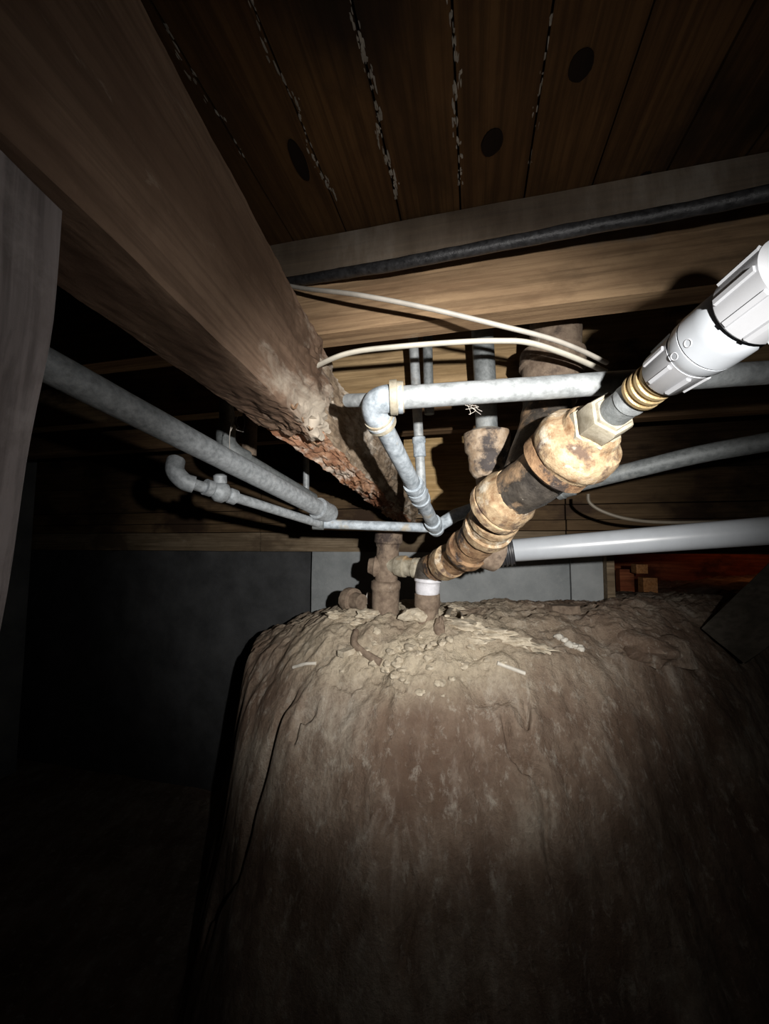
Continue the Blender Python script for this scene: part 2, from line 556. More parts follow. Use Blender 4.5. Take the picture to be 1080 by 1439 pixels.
pale = sstep(-.33, -.24, Z) * np.exp(-((X - .05) / .30) ** 2) * sstep(-.35, .1, fbm(X, Y, 9, 5, 61)) * .85
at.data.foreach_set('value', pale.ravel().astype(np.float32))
me.materials.append(M['dirt'])
fl = bpy.data.objects.new('floor', me); COL.objects.link(fl); fl['kind'] = 'structure'
fl['label'] = 'bare earth bank of brown and grey packed dirt'

# ================================================================ foundation wall, with planks of the sill stack
AOP = 0.0
op = P(852, 820, 1.24); AOP = op.dot(A)          # where the concrete stops and the opening starts


def wall_block(a0, a1, b0, b1, z0, z1, rough=.003, nL=40, nS=10):
    c0 = [AB(a0, b0, z0), AB(a0, b1, z0), AB(a0, b1, z1), AB(a0, b0, z1)]
    c1 = [AB(a1, b0, z0), AB(a1, b1, z0), AB(a1, b1, z1), AB(a1, b0, z1)]
    return sweepbox(c0, c1, nL, nS, (lambda p, t, u: p + noise.noise_vector(p * 9) * rough) if rough else None)


wl = link('wall_back', *wall_block(-.62, AOP - .10, WB, WB + .2, -1.2, WALL_TOP), 'concrete'); wl['kind'] = 'structure'
wl['label'] = 'grey concrete foundation wall'
wr = link('wall_right', *wall_block(AOP - .098, AOP, WB - .012, WB + .2, -1.2, WALL_TOP, .004, 8, 8), 'concrete'); wr['kind'] = 'structure'
wr['label'] = 'darker concrete pier ending the foundation wall'
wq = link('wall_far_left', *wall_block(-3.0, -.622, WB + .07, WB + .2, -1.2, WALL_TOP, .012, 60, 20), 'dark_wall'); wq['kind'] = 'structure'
wq['label'] = 'stretch of foundation wall in the left corner, coloured dark for shade'
# planks stacked above the concrete, from the wall top up to the joists
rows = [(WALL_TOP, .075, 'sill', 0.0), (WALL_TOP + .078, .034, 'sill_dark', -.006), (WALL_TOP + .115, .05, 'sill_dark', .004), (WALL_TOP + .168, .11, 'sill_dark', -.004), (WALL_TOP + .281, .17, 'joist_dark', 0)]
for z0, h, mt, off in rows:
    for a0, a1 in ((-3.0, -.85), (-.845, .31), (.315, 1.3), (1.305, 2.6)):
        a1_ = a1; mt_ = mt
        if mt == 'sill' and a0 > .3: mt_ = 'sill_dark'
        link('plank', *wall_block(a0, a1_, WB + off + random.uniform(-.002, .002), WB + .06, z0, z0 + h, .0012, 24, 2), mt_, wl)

# left wall far in the dark, closing the space
w2 = link('wall_left', *wall_block(-2.2, -2.05, -1.0, WB - .01, -1.2, .45, .004, 6, 12), 'concrete'); w2['kind'] = 'structure'
# ================================================================ ceiling boards
ZT, ZB = .455, .3005
ceil = link('ceiling', *wall_block(-3.0, 2.6, -.9, WB + .9, ZT + .022, ZT + .05, 0, 1, 1), 'joist_dark', smooth=False); ceil['kind'] = 'structure'
ceil['label'] = 'dark subfloor over the crawlspace'
a_ref = PZ(646, 281, ZT).dot(A)       # a seam in the photo
wd = .083
k0 = -14
SEAMS = []
for k in range(k0, 15):
    a0 = a_ref + k * wd; jit = random.uniform(-.0015, .0015)
    a1 = a0 + wd
    g = wall_block(a0 + .0012, a1 - .0012 + jit * .3, -.7, WB - .002, ZT + random.uniform(-.0012, .0006), ZT + .021, .0009, 2, 30)
    # long direction is B, so subdivide on the ring sides instead
    bd = link('board', *g, 'board', ceil)
    SEAMS.append(a0)
    for (px, py, r) in ((691, 199, .0115), (816, 90, .0105), (815, 92, 0), (905, 250, .007), (420, 225, .012)):
        q = PZ(px, py, ZT)
        if r and a0 < q.dot(A) <= a1:
            lx = 1.6 if px < 500 else 1.0
            n_ = 18; vs = [V((q.x, q.y, CZ + ZT - .0020))]
            for t_ in range(n_):
                an = 2 * math.pi * t_ / n_; rr = r * 1.15 * (1 + .15 * noise.noise(V((math.cos(an), math.sin(an), px))))
                vs.append(V((q.x, q.y, CZ + ZT - .0022)) + A * math.cos(an) * rr * .9 / lx + B * math.sin(an) * rr * 1.15 * lx)
            for t_ in range(n_):
                an = 2 * math.pi * t_ / n_
                vs.append(V((q.x, q.y, CZ + ZT + .003)) + A * math.cos(an) * r * 1.1 / lx + B * math.sin(an) * r * 1.3 * lx)
            fs = [[0, 1 + t_, 1 + (t_ + 1) % n_] for t_ in range(n_)] + [[1 + t_, 1 + n_ + t_, 1 + n_ + (t_ + 1) % n_, 1 + (t_ + 1) % n_] for t_ in range(n_)]
            sub('knot', (vs, fs), 'knot', bd)
# white mineral crust along three of the seams
for k, (b0, b1) in ((-1, (.15, .47)), (0, (.10, .47)), (-2, (.2, .45)), (1, (.30, .465)), (-3, (.25, .40))):
    gs = []
    for _ in range({-1: 150, 0: 120, -2: 70, 1: 30, -3: 25}[k]):
        t_ = random.uniform(b0, b1)
        c = AB(a_ref + k * wd + random.gauss(0, .0020) + .003 * math.sin(t_ * 60), t_, ZT - .0004)
        gs.append(blob(c, random.uniform(.0005, .0017), .8, random.uniform(1, 5), .4, JR, 1, .9))
    o = link('mineral_crust', *join(*gs), 'scale', ceil); o['kind'] = 'stuff'

# ================================================================ main beam (a girder under the joists)
KB = .66
BZ, BT, BW = .231 * KB, .2995, .093 * KB
R0 = P(340, 510, .5 * KB)
U = (P(598, 760, 1) - V((0, 0, CZ))); U.z = 0; U.normalize()
W = V((U.y, -U.x, 0))


def bm_sec(s, wz=(0, -BW), zz=(BZ, BT)):
    c = V((R0.x, R0.y, 0)) + U * s
    return [c + W * wz[0] + V((0, 0, CZ + zz[0])), c + W * wz[0] + V((0, 0, CZ + zz[1])), c + W * wz[1] + V((0, 0, CZ + zz[1])), c + W * wz[1] + V((0, 0, CZ + zz[0]))]


beam = thing('rotted_beam', tuple(bm_sec(-.8)[0]), 'large brown timber beam overhead, rotted and crumbling at its far end', 'beam')
MOULD = []


def beam_disp(p, t, u):
    # u: 0 ridge corner, .25 top right, .5 top left, .75 bottom left
    s = (p - R0).dot(U) / KB
    f = max(0, min(1, (s - .05) / .4))
    amp = (.0012 + .009 * f ** 1.3) * KB
    q = p + noise.noise_vector(p * 20) * amp * 1.2
    rag = noise.fractal(V((p.x * 70, p.y * 26, p.z * 70)), .7, 2, 4)
    out = (W * (1 if u < .3 else 0) + V((0, 0, -1 if (u > .72 or u < .02) else 0)))
    q += out * rag * amp * 1.4
    # long grain furrows
    q += out * .0012 * (f + .15) * noise.noise(V((p.z * 260 + p.x * 260, p.y * 9, 1.7)))
    dist = min(u, 1 - u)
    near = max(0, 1 - dist / .07)
    q += V((-W.x, -W.y, .6)) * .0026 * near
    q += V((-W.x, -W.y, 1.0)) * near * f * (.003 + .008 * noise.noise(p * 38))
    q += W * .009 * f * max(0, 1 - abs(u - .11) / .12)          # swollen fibres on the side
    q += W * .004 * f * max(0, noise.noise(V((u * 22, s * 9, 4))))
    q.z = min(q.z, CZ + BT)
    e = max(0, min(1, (s - .02) / .30))
    band = max(0, 1 - abs((u if u < .5 else u - 1) - .035) / .075)
    MOULD.append(min(1, e * band * 1.1 + .45 * f * f))
    return q


def beam_end(u):
    e = .985
    if u > .74: e = .84 + (u - .74) / .26 * .10
    elif u < .25: e = .955 + .06 * min(1, u / .10)
    return e + .020 * noise.noise(V((u * 30, 3, 1))) + .010 * noise.noise(V((u * 90, 3, 1)))


S0, S1 = -.55, .31
tb = link('timber', *sweepbox(bm_sec(S0), bm_sec(S1), 240, 26, beam_disp, beam_end), 'beam', beam)
ma_ = tb.data.attributes.new('mould', 'FLOAT', 'POINT')
for k_, v_ in enumerate(MOULD): ma_.data[k_].value = v_
m = M['beam']; nt = m.node_tree; bs = nt.nodes['Principled BSDF']; src = bs.inputs['Base Color'].links[0].from_socket
at = nt.nodes.new('ShaderNodeAttribute'); at.attribute_name = 'mould'
nz = noisetex(nt, coords(nt, (1, .4, 1)), 38, 9, .7, .5)
mu = N(nt, 'ShaderNodeMath', operation='MULTIPLY_ADD'); nt.links.new(at.outputs['Fac'], mu.inputs[0]); mu.inputs[1].default_value = .55; nt.links.new(nz, mu.inputs[2])
nt.links.new(mix(nt, ramp(nt, mu.outputs[0], [(.62, 0.), (.98, .9)]), src, (.60, .53, .44)), bs.inputs['Base Color'])
end_lb = P(550, 727, 1.40); end_rb = P(582, 738, 1.40)
c0 = bm_sec(.19, (-.013, -.0600), (.176, BT - .012)); c0[3].z = CZ + BZ + .001
c1 = [end_rb, P(602, 700, 1.40), P(562, 690, 1.40), end_lb]


def core_disp(p, t, u):
    a = .003 + .005 * t
    out = V((0, 0, -1)) if u > .75 else W
    return p + noise.noise_vector(p * 20) * a + out * noise.fractal(V(((p - R0).dot(W) * 85, (p - R0).dot(U) * 16, p.z * 85)), .6, 2, 5) * a * 1.5


core = link('rotted_core', *sweepbox(c0, c1, 200, 18, core_disp), 'core', beam)
core['label'] = 'reddish crumbling heartwood past the broken shell'
core.data.materials.append(M['core_side'])
for f in core.data.polygons:
    if f.index < 200 * 72 and f.index % 72 < 54: f.material_index = 1
# curled splinters hanging where the shell broke off
for i in range(44):
    s = random.uniform(.10, .30)
    wv = random.uniform(-.055, .0)
    c = V((R0.x, R0.y, 0)) + U * s + W * wv + V((0, 0, CZ + BZ + random.uniform(.002, .010)))
    L_ = random.uniform(.010, .034)
    d_ = (U + W * random.uniform(-.4, .4) + V((0, 0, random.uniform(-.12, .12)))).normalized()
    pts = catmull([c, c + d_ * L_ * .5 + V((0, 0, random.uniform(-.004, .001))), c + d_ * L_ + V((0, 0, random.uniform(-.001, .006)))], 4)
    n_ = len(pts); rr_ = random.uniform(.0012, .003)
    link('splinter', *tube(pts, [rr_ * (1 - .8 * abs(j / (n_ - 1) - .4)) for j in range(n_)], 6, .3, .45), 'flake', beam)
# ================================================================ joists
b1 = P(540, 457, 1)
J1 = PZ(450, 470, ZB).dot(B); J2 = PZ(500, 563, ZB).dot(B); J3 = J2 + (J2 - J1)
TJ = .038


def joist(a0, a1, bv, mat, label, cat='joist'):
    c0 = [AB(a0, bv, ZB), AB(a0, bv + TJ, ZB), AB(a0, bv + TJ, ZT - .002), AB(a0, bv, ZT - .002)]
    c1 = [AB(a1, bv, ZB), AB(a1, bv + TJ, ZB), AB(a1, bv + TJ, ZT - .002), AB(a1, bv, ZT - .002)]
    o = link('floor_joist', *sweepbox(c0, c1, 70, 6, lambda p, t, u: V((p.x, p.y, p.z)) + V((noise.noise(p * 12), noise.noise(p * 12 + V((9, 0, 0))), 0)) * .0018), mat)
    return tag(o, label, cat)


# first joist gets a stained upper half
m = wood('stained_joist_wood', (.30, .19, .11), (.60, .41, .24), JR, stain=(.09, .06, .04), stain_at=(.56, .75), white=(.55, .47, .36), white_at=(.66, .78))
nt = m.node_tree; bs = nt.nodes['Principled BSDF']
src = bs.inputs['Base Color'].links[0].from_socket
sp = nt.nodes.new('ShaderNodeSeparateXYZ'); tc = nt.nodes.new('ShaderNodeTexCoord'); nt.links.new(tc.outputs['Object'], sp.inputs[0])
nn = noisetex(nt, coords(nt, (1, 1, .25)), 14, 6, .6)
ma = N(nt, 'ShaderNodeMath', operation='MULTIPLY_ADD'); nt.links.new(nn, ma.inputs[0]); ma.inputs[1].default_value = .08; nt.links.new(sp.outputs[2], ma.inputs[2])
f_ = ramp(nt, ma.outputs[0], [(.118, 0.), (.132, .8)])
grey = ramp(nt, noisetex(nt, coords(nt, (1, 1, .3)), 9, 7, .65), [(.35, (.08, .066, .055)), (.55, (.20, .17, .14)), (.72, (.40, .37, .33))])
nt.links.new(mix(nt, f_, src, grey), bs.inputs['Base Color'])
M['joist_one'] = m
joist(-2.0, 2.2, J1, 'joist_one', 'near floor joist on the beam, water-stained, with the black pipe across it')
joist(-2.0, 2.2, J2, 'joist_far', 'second floor joist, behind the upright pipes, flecked with white mould')
joist(-2.0, 2.2, J3, 'joist', 'farthest floor joist, just above the yellow wood block')

# yellow block & ledger strips
YB = WB - .10


def plankpx(name, pxa, pya, pxb, pyb, bv, th, mat, label, cat):
    """a board standing in the plane B=bv whose face spans the two picture corners"""
    def hit(px, py):
        a = P(px, py, 1) - V((0, 0, CZ)); t_ = bv / a.dot(B); p = a * t_
        return p.dot(A), p.z
    a0, z1 = hit(pxa, pya); a1, z0 = hit(pxb, pyb)
    o = link(name, *wall_block(a0, a1, bv, bv + th, z0, z1, .0012, 14, 3), mat)
    return tag(o, label, cat)


plankpx('wood_block', 567, 604, 672, 688, YB, .04, 'yellow', 'bright yellow wood block behind the upright pipes, right of the rotted beam', 'block')
plankpx('wood_strip', 572, 690, 676, 701, YB - .008, .05, 'yellow', 'thin yellow wood strip directly under the bright yellow block', 'strip')
plankpx('wood_strip', 576, 703, 672, 716, YB + .008, .05, 'yellow', 'yellow wood strip second below the bright yellow block', 'strip')
plankpx('wood_strip', 580, 718, 650, 727, YB + .016, .05, 'sill', 'short tan wood strip lowest under the bright yellow block', 'strip')

# ================================================================ grey wooden post, left
tp = PZ(98, 290, BZ)
pd, pt_ = .085, .065
zt_ = CZ + BZ - .0005
top = [V((tp.x, tp.y, zt_)), V((tp.x - pt_, tp.y, zt_)), V((tp.x - pt_, tp.y - pd, zt_)), V((tp.x, tp.y - pd, zt_))]
sh = V((-.105, 0, 0)); bot = [V((p.x, p.y, .01)) + sh for p in top]


def post_disp(p, t, u):
    q = p + noise.noise_vector(p * 11) * .003
    if t < .05: q.x -= (.05 - t) * .09
    return q


o = link('wooden_post', *sweepbox(top, bot, 90, 6, post_disp), 'post')
tag(o, 'weathered grey wooden post leaning under the beam at the left', 'post')

# ================================================================ pipes, left side
t = thing('galvanized_pipe', tuple(P(75, 518, .36)), 'thick straight dull grey pipe slanting below the beam at the left', 'pipe')
pa, pb = P(-60, 447, .31), P(450, 716, .78)
link('pipe', *tube([pa.lerp(pb, i / 20) for i in range(21)], .0165, 28, .02), 'galv_mid', t)
link('coupling', *lathe(pb - (pb - pa).normalized() * .01, pb + (pb - pa).normalized() * .035, [(0, .012), (0, .022), (.3, .022), (.35, .020), (.9, .022), (1, .021), (1, .01)], 24), 'galv_mid', t)

t = thing('valve_pipe', tuple(P(245, 668, .55)), 'thin grey pipe with elbow and valve below the thick grey pipe', 'pipe')
e0 = P(246, 640, .56); e1 = P(248, 668, .55)
link('elbow', *tube(catmull([P(247, 648, .565), P(246, 662, .553), P(258, 676, .553), P(272, 681, .56)], 6), .0125, 20), 'galv_mid', t)
va, vb = P(270, 680, .56), P(452, 737, .80)
link('pipe', *tube([va.lerp(vb, i / 16) for i in range(17)], .0085, 18, .03), 'galv_mid', t)
v0, v1 = P(288, 684, .575), P(330, 699, .615)
vv = link('valve_body', *lathe(v0, v1, [(0, .009), (.0, .0125), (.2, .0125), (.25, .010), (.4, .016), (.6, .016), (.75, .010), (.8, .0125), (1, .0125), (1, .008)], 20), 'galv_mid', t)
vm = v0.lerp(v1, .5)
sub('valve_stem', lathe(vm, vm + V((.0, -.004, .028)), [(0, .007), (.5, .007), (.5, .010), (.9, .010), (1, .006)], 12), 'galv_mid', vv)

t = thing('cross_pipe', tuple(P(450, 736, .80)), 'thin pale level pipe crossing under the tip of the rotted beam', 'pipe')
ca, cb = P(452, 736, .80), P(612, 742, .80)
link('pipe', *tube([ca.lerp(cb, i / 20) for i in range(21)], .0098, 18, .05), 'galv_chalk', t)
link('joint', *lathe(P(440, 735, .80), P(456, 736, .80), [(0, .008), (0, .0135), (.9, .0135), (1, .01)], 18), 'galv_dark', t)
# parallel thin pipe behind the thick one and its fittings
t = thing('rear_grey_pipe', tuple(P(330, 640, .75)), 'dim greenish grey pipe running behind the thick grey pipe, under the beam', 'pipe')
ga, gb = P(322, 632, .74), P(440, 700, .98)
link('pipe', *tube([ga.lerp(gb, i / 12) for i in range(13)], .013, 18, .03), 'galv_dark', t)
link('elbow', *tube(catmull([P(318, 600, .76), P(318, 622, .745), P(330, 637, .75), P(345, 645, .77)], 6), .018, 18), 'galv_dark', t)
link('riser', *tube([P(318, 560, .77), P(318, 604, .76)], .0135, 16), 'galv_dark', t)
o = link('riser_pipe', *tube([P(352, 560, .86), P(350, 640, .86)], .016, 16, .05), 'brown_iron'); tag(o, 'short dim brown upright pipe behind the cobwebs under the beam', 'pipe')
o = link('small_riser', *tube([P(430, 640, 1.0), P(430, 690, 1.0)], .008, 12), 'galv'); tag(o, 'short thin pale upright pipe seen past the lower edge of the beam', 'pipe')

# ================================================================ upper galvanized run with elbow
t = thing('water_pipe', tuple(P(530, 568, .46)), 'pale galvanized water pipe crossing at centre with an elbow turning back and down', 'pipe')
q0, q1 = P(1130, 520, .455), P(560, 559, .46)
q0 = q1 + (q0 - q1) * 2
pp = link('pipe', *tube([q0.lerp(q1, i / 30) for i in range(31)], .0137, 28, .02), 'galv', t)
dirh = (q1 - q0).normalized()
el = catmull([q1 - dirh * .004, P(541, 561, .461), P(528, 568, .466), P(528, 581, .475), P(535, 593, .487)], 7)
n_ = len(el)
link('elbow', *tube(el, [.0165 + .0025 * (1 if j < 3 or j > n_ - 4 else 0) for j in range(n_)], 28, .04), 'galv_chalk', t)
link('collar', *lathe(P(548, 559, .461), P(567, 558, .46), [(0, .012), (0, .0205), (.5, .021), (.55, .019), (1, .0185), (1, .01)], 28, .0006), 'nut_iron', t)
d0, d1 = P(534, 591, .487), P(612, 742, .80)
dd = (d1 - d0)
link('collar', *lathe(d0 - dd.normalized() * .008, d0 + dd.normalized() * .008, [(0, .012), (0, .019), (.9, .0195), (1, .0135)], 24), 'nut_iron', t)
link('descending_pipe', *tube([d0 + dd * (i / 24) for i in range(25)], .0128, 24, .04), 'galv_chalk', t)
for f in (.46, .52, .90):
    c = d0 + dd * f
    link('coupling', *lathe(c, c + dd.normalized() * .045, [(0, .012), (.02, .0165), (.25, .0175), (.3, .0155), (.7, .0155), (.75, .0175), (.98, .0165), (1, .012)], 24, .0008), 'galv_chalk', t)
link('branch_stub', *tube([P(612, 741, .80), P(640, 724, .80), P(690, 706, .82)], .0135, 20, .03), 'galv_chalk', t)
link('branch_stub', *tube([P(488, 563, .50), P(520, 562, .472)], .0085, 16), 'galv', t)
o = link('fuzz', *join(*[tube(catmull([P(655 + random.uniform(-4, 30), 569, .455), P(668 + random.uniform(-8, 8), 571 + random.uniform(0, 9), .452), P(665 + random.uniform(-12, 18), 577 + random.uniform(-3, 6), .452)], 4), .00022, 4) for _ in range(5)]), 'web', t)
o['kind'] = 'stuff'

# upright thin pipes
t = thing('riser_pipe', tuple(P(592, 716, .74)), 'tall thin upright grey pipe dropping in front of the yellow block', 'pipe')
r0, r1 = P(580, 468, .73), P(594, 722, .735)
link('pipe', *tube([V((r0.x, r0.y, CZ + ZT - .003))] + [r0.lerp(r1, i / 16) for i in range(17)], .0092, 18, .04), 'galv', t)
for f, L_ in ((.57, .04), (.86, .03)):
    c = r0.lerp(r1, f); e = (r1 - r0).normalized()
    link('coupling', *lathe(c, c + e * L_, [(0, .009), (.05, .0125), (.3, .013), (.35, .0115), (.95, .012), (1, .009)], 18, .0008), 'galv_chalk', t)
o = link('short_riser_pipe', *tube([V((P(600, 470, .745).x, P(600, 470, .745).y, CZ + ZT - .003)), P(600, 470, .745), P(603, 582, .745)], .0095, 18, .03), 'galv_dark')
tag(o, 'shorter dark upright pipe close beside the tall thin one', 'pipe')


# ================================================================ rim profiles for cast iron
def up(p): return V((p.x, p.y, CZ + ZT - .003))


def hubprof(r, rim=.12):
    return subprof([(0, r * .7), (0, r * .93), (.05, r), (.16, r), (.20, r * .93), (.42, r * .92), (.8, r * .88), (.95, r * .78), (1, r * .7)], 3)



t = thing('vent_pipe', tuple(P(690, 742, .70)), 'upright grey vent pipe dropping into a rusty cast iron hub right of centre', 'pipe')
link('pipe', *tube([up(P(676, 445, .70)), P(676, 445, .70), P(681, 530, .70), P(684, 618, .70)], .0195, 28, .01), 'galv_dark', t)
h0, h1 = P(683, 606, .70), P(686, 672, .70)
link('hub', *lathe(h0, h1, subprof([(0, .022), (.02, .0395), (.1, .0415), (.42, .040), (.5, .035), (.82, .033), (.95, .027), (1, .022)], 4), 36, .0022), 'rust_black', t)
link('lower_pipe', *tube([P(686, 660, .70), P(690, 700, .70), P(692, 745, .71)], .024, 28, .04), 'brown_iron', t)
link('lead_ring', *lathe(P(683, 602, .70), P(683, 608, .70), [(0, .02), (.2, .026), (1, .034)], 28, .001), 'scale', t)

# cast iron stack behind water pipe with wye arm
t = thing('soil_stack', tuple(P(742, 650, .58)), 'dark cast iron soil stack with rusty collar behind the water pipe', 'pipe')
s0 = P(781, 440, .63)
link('pipe', *tube(catmull([up(P(781, 430, .635)), P(781, 430, .635), P(778, 500, .63), P(774, 560, .62)], 6), .040, 32, .02), 'brown_iron', t)
link('collar', *lathe(P(776, 497, .628), P(772, 566, .622), subprof([(0, .040), (.02, .050), (.3, .051), (.34, .046), (.85, .045), (1, .040)], 3), 36, .0022), 'brown_iron', t)
link('arm', *tube(catmull([P(771, 560, .62), P(766, 590, .61), P(756, 625, .59), P(740, 668, .57)], 7), [.039 - .004 * i / 21 for i in range(22)], 32, .05), 'black', t)

# main drain
D = thing('cast_iron_drain', tuple(P(600, 866, .87)), 'rusty cast iron drain pipe stepping back from the big orange hub down to the dirt', 'drain')
link('adapter_hub', *lathe(P(838, 596, .437), P(796, 642, .483), subprof([(0, .026), (.0, .030), (.06, .033), (.22, .035), (.30, .041), (.36, .047), (.55, .051), (.82, .051), (.9, .048), (1, .046)], 3), 44, .0026), 'rust_orange', D)
link('ring', *lathe(P(792, 640, .484), P(776, 655, .50), subprof([(0, .040), (.05, .0465), (.8, .047), (1, .043)], 3), 44, .002), 'rust', D)
link('barrel', *tube(catmull([P(780, 651, .497), P(755, 671, .525), P(733, 686, .553), P(708, 703, .580)], 7), .037, 36, .05), 'black', D)
link('bell', *lathe(P(727, 688, .560), P(694, 716, .605), subprof([(0, .037), (.15, .040), (.3, .0445), (.6, .046), (.68, .046), (.7, .043), (.74, .043), (.76, .0465), (.96, .046), (1, .038)], 3), 44, .0024), 'rust_orange', D)
link('barrel', *tube(catmull([P(697, 712, .60), P(690, 734, .64), P(668, 760, .70)], 7), .036, 32, .05), 'rust', D)
link('bell', *lathe(P(699, 722, .615), P(682, 748, .668), subprof([(0, .036), (.1, .0405), (.3, .041), (.34, .0375), (.6, .038), (.64, .042), (.9, .042), (1, .036)], 3), 40, .0024), 'rust_orange', D)
link('bell', *lathe(P(676, 752, .685), P(652, 777, .75), subprof([(0, .034), (.05, .036), (.5, .035), (.62, .036), (.68, .0405), (.92, .0405), (1, .034)], 3), 40, .0024), 'rust', D)
link('barrel', *tube(catmull([P(660, 770, .73), P(637, 788, .80), P(610, 797, .865)], 7), .031, 32, .06), 'rust', D)
link('ring', *lathe(P(634, 787, .795), P(622, 793, .83), subprof([(0, .030), (.1, .0365), (.9, .0365), (1, .03)], 3), 36, .002), 'rust_orange', D)
link('elbow', *tube(catmull([P(612, 796, .86), P(603, 798, .88), P(600, 806, .885), P(600, 816, .885)], 7), .029, 28, .06), 'black', D)
o = link('painted_ring', *lathe(P(601, 811, .885), P(600, 835, .885), subprof([(0, .026), (.05, .031), (.2, .0315), (.3, .0285), (.8, .028), (1, .026)], 3), 32, .0012), 'paint', D); o['label'] = 'white-painted ring'
link('foot_hub', *lathe(P(600, 832, .885), P(600, 885, .885), subprof([(0, .024), (.05, .029), (.35, .030), (.45, .026), (1, .025)], 3), 32, .0016), 'brown_iron', D)
# side outlet at the lower right
link('side_outlet', *lathe(P(668, 768, .73), P(698, 775, .742), subprof([(0, .026), (.3, .031), (.5, .038), (.9, .040), (1, .033)], 3), 32, .003), 'brown_iron', D)

# plastic pipe into the hub
t = thing('plastic_union', tuple(P(850, 588, .43)), 'large white plastic pipe union with brass nipple threaded into the big orange hub', 'pipe fitting')


UE = .25


def us(f): return f * .437 / (UE * (1 - f) + .437 * f)      # share of the way along the run


def RS(f): return 1.05 * (.437 + (UE - .437) * us(f)) / (.437 - .102 * f)


def ax(f):                                    # axis of the run towards the viewer
    a, b_ = P(832, 602, .437), P(1075, 420, UE)
    return a + (b_ - a) * us(f)


def ul(s0, s1, prof, *a, **k):
    return lathe(ax(s0), ax(s1), [(t, rr * RS(s0 + t * (s1 - s0))) for t, rr in prof], *a, **k)


link('hex_nut', *ul(.0, .13, [(0, .022), (0, .0285), (.22, .0285), (.24, .0245), (.3, .026), (.8, .026), (.9, .0245), (.92, .021), (1, .020)], 48, .0004, 6), 'nut_iron', t)
link('nipple', *ul(.08, .29, [(0, .0165), (.5, .0165), (1, .0165)], 30, .0006), 'galv_dark', t)
link('steel_sleeve', *ul(.215, .29, [(0, .016), (0, .0175), (1, .0175), (1, .01)], 30), 'galv', t)
br = []
for i in range(40):
    f = i / 39
    br.append((f, .0185 + (.0018 if (f % .25) < .12 else 0)))
link('brass_fitting', *ul(.28, .425, [(0, .012)] + br + [(1, .012)], 32), 'brass', t)
n1_ = link('ribbed_nut', *ul(.415, .585, [(0, .015), (0, .0225), (.04, .0235), (.96, .0262), (1, .0268), (1, .02)], 40), 'pvc', t)


def rib(s0, s1, r0_, r1_, ang, wdt=.0022, hgt=.0016):
    a, b_ = ax(s0), ax(s1); x, y = frame(b_ - a)
    def ring(c, r):
        rad = x * math.cos(ang) + y * math.sin(ang); tan = (b_ - a).normalized().cross(rad)
        return [c + rad * (r - .001) - tan * wdt, c + rad * (r + hgt) - tan * wdt * .7, c + rad * (r + hgt) + tan * wdt * .7, c + rad * (r - .001) + tan * wdt]
    return sweepbox(ring(a, r0_), ring(b_, r1_), 1, 1)


for k in range(8):
    sub('rib', rib(.44, .565, .0238 * RS(.44), .0262 * RS(.565), k * math.pi / 4 + .25), 'pvc', n1_, False)
bd = link('union_body', *ul(.565, .885, [(0, .02), (0, .0225), (.06, .0228), (.08, .026), (.2, .0292), (.36, .0302), (.37, .0295), (.385, .0295), (.395, .0306), (.7, .0312), (.9, .0312), (.97, .0295), (1, .026), (1, .02)], 48), 'pvc2', t)
for s_, an in ((.625, 3.7), (.72, 3.75)):
    x, y = frame(ax(1) - ax(0)); rad = x * math.cos(an) + y * math.sin(an)
    # find the side facing the viewer
    best = max(range(72), key=lambda k: -(x * math.cos(k * math.pi / 36) + y * math.sin(k * math.pi / 36)).dot((ax(s_) - V((0, 0, CZ))).normalized()))
    an = best * math.pi / 36 + (.25 if s_ < .7 else .3)
    rad = x * math.cos(an) + y * math.sin(an)
    c = ax(s_)
    rr = (.0293 if s_ < .7 else .0309) * RS(s_)
    tt = (ax(1) - ax(0)).normalized(); ta = tt.cross(rad)
    pts = [c + rad * (rr) + tt * math.cos(q * math.pi / 8) * .0028 + ta * math.sin(q * math.pi / 8) * .0028 for q in range(17)]
    sub('moulded_ring', tube(pts, .0004, 6), 'seam', bd)
n2_ = link('large_ribbed_nut', *ul(.90, 1.22, [(0, .02), (0, .0315), (.05, .0335), (.96, .035), (1, .03), (1, .02)], 44), 'pvc', t)
for k in range(10):
    sub('rib', rib(.93, 1.19, .0336 * RS(.93), .0348 * RS(1.19), k * math.pi / 5 + .1, .0026, .0018), 'pvc', n2_, False)
link('pipe', *ul(1.2, 1.7, [(0, .024), (1, .024)], 32), 'pvc', t)

# lower white pipe with rubber coupling
t = thing('white_drain_pipe', tuple(P(720, 772, .75)), 'long white plastic pipe running level to the right edge, below the rusty drain', 'pipe')
w0, w1 = P(714, 774, .752), P(1180, 738, .56)
w1 = w0 + (w1 - w0) * 2.2
link('pipe', *tube([w0.lerp(w1, i / 12) for i in range(13)], .0218, 32), 'pvc2', t)
rp = [(0, .026)]
for i in range(25):
    f = i / 24; rp.append((f, .0275 + .0028 * (1 if (i % 6) < 3 else 0)))
link('rubber_coupling', *lathe(P(696, 776, .757), P(721, 773, .748), rp + [(1, .022)], 32), 'rubber', t)

# right dark pipe
t = thing('dark_pipe', tuple(P(770, 692, .80)), 'dull grey pipe slanting up to the right edge behind the rusty drain', 'pipe')
dp = catmull([P(742, 700, .82), P(812, 680, .76), P(900, 658, .70), P(990, 637, .65), P(1160, 606, .58), P(1160, 606, .58) * 2 - P(900, 658, .70)], 8)
link('pipe', *tube(dp, .0152, 24, .02), 'galv_dark', t)
a_, b_ = P(783, 690, .79), P(806, 682, .765)
link('coupling', *lathe(a_, b_, [(0, .015), (0, .0195), (.3, .020), (.35, .0185), (.9, .0195), (1, .015)], 24, .0008), 'galv_dark', t)

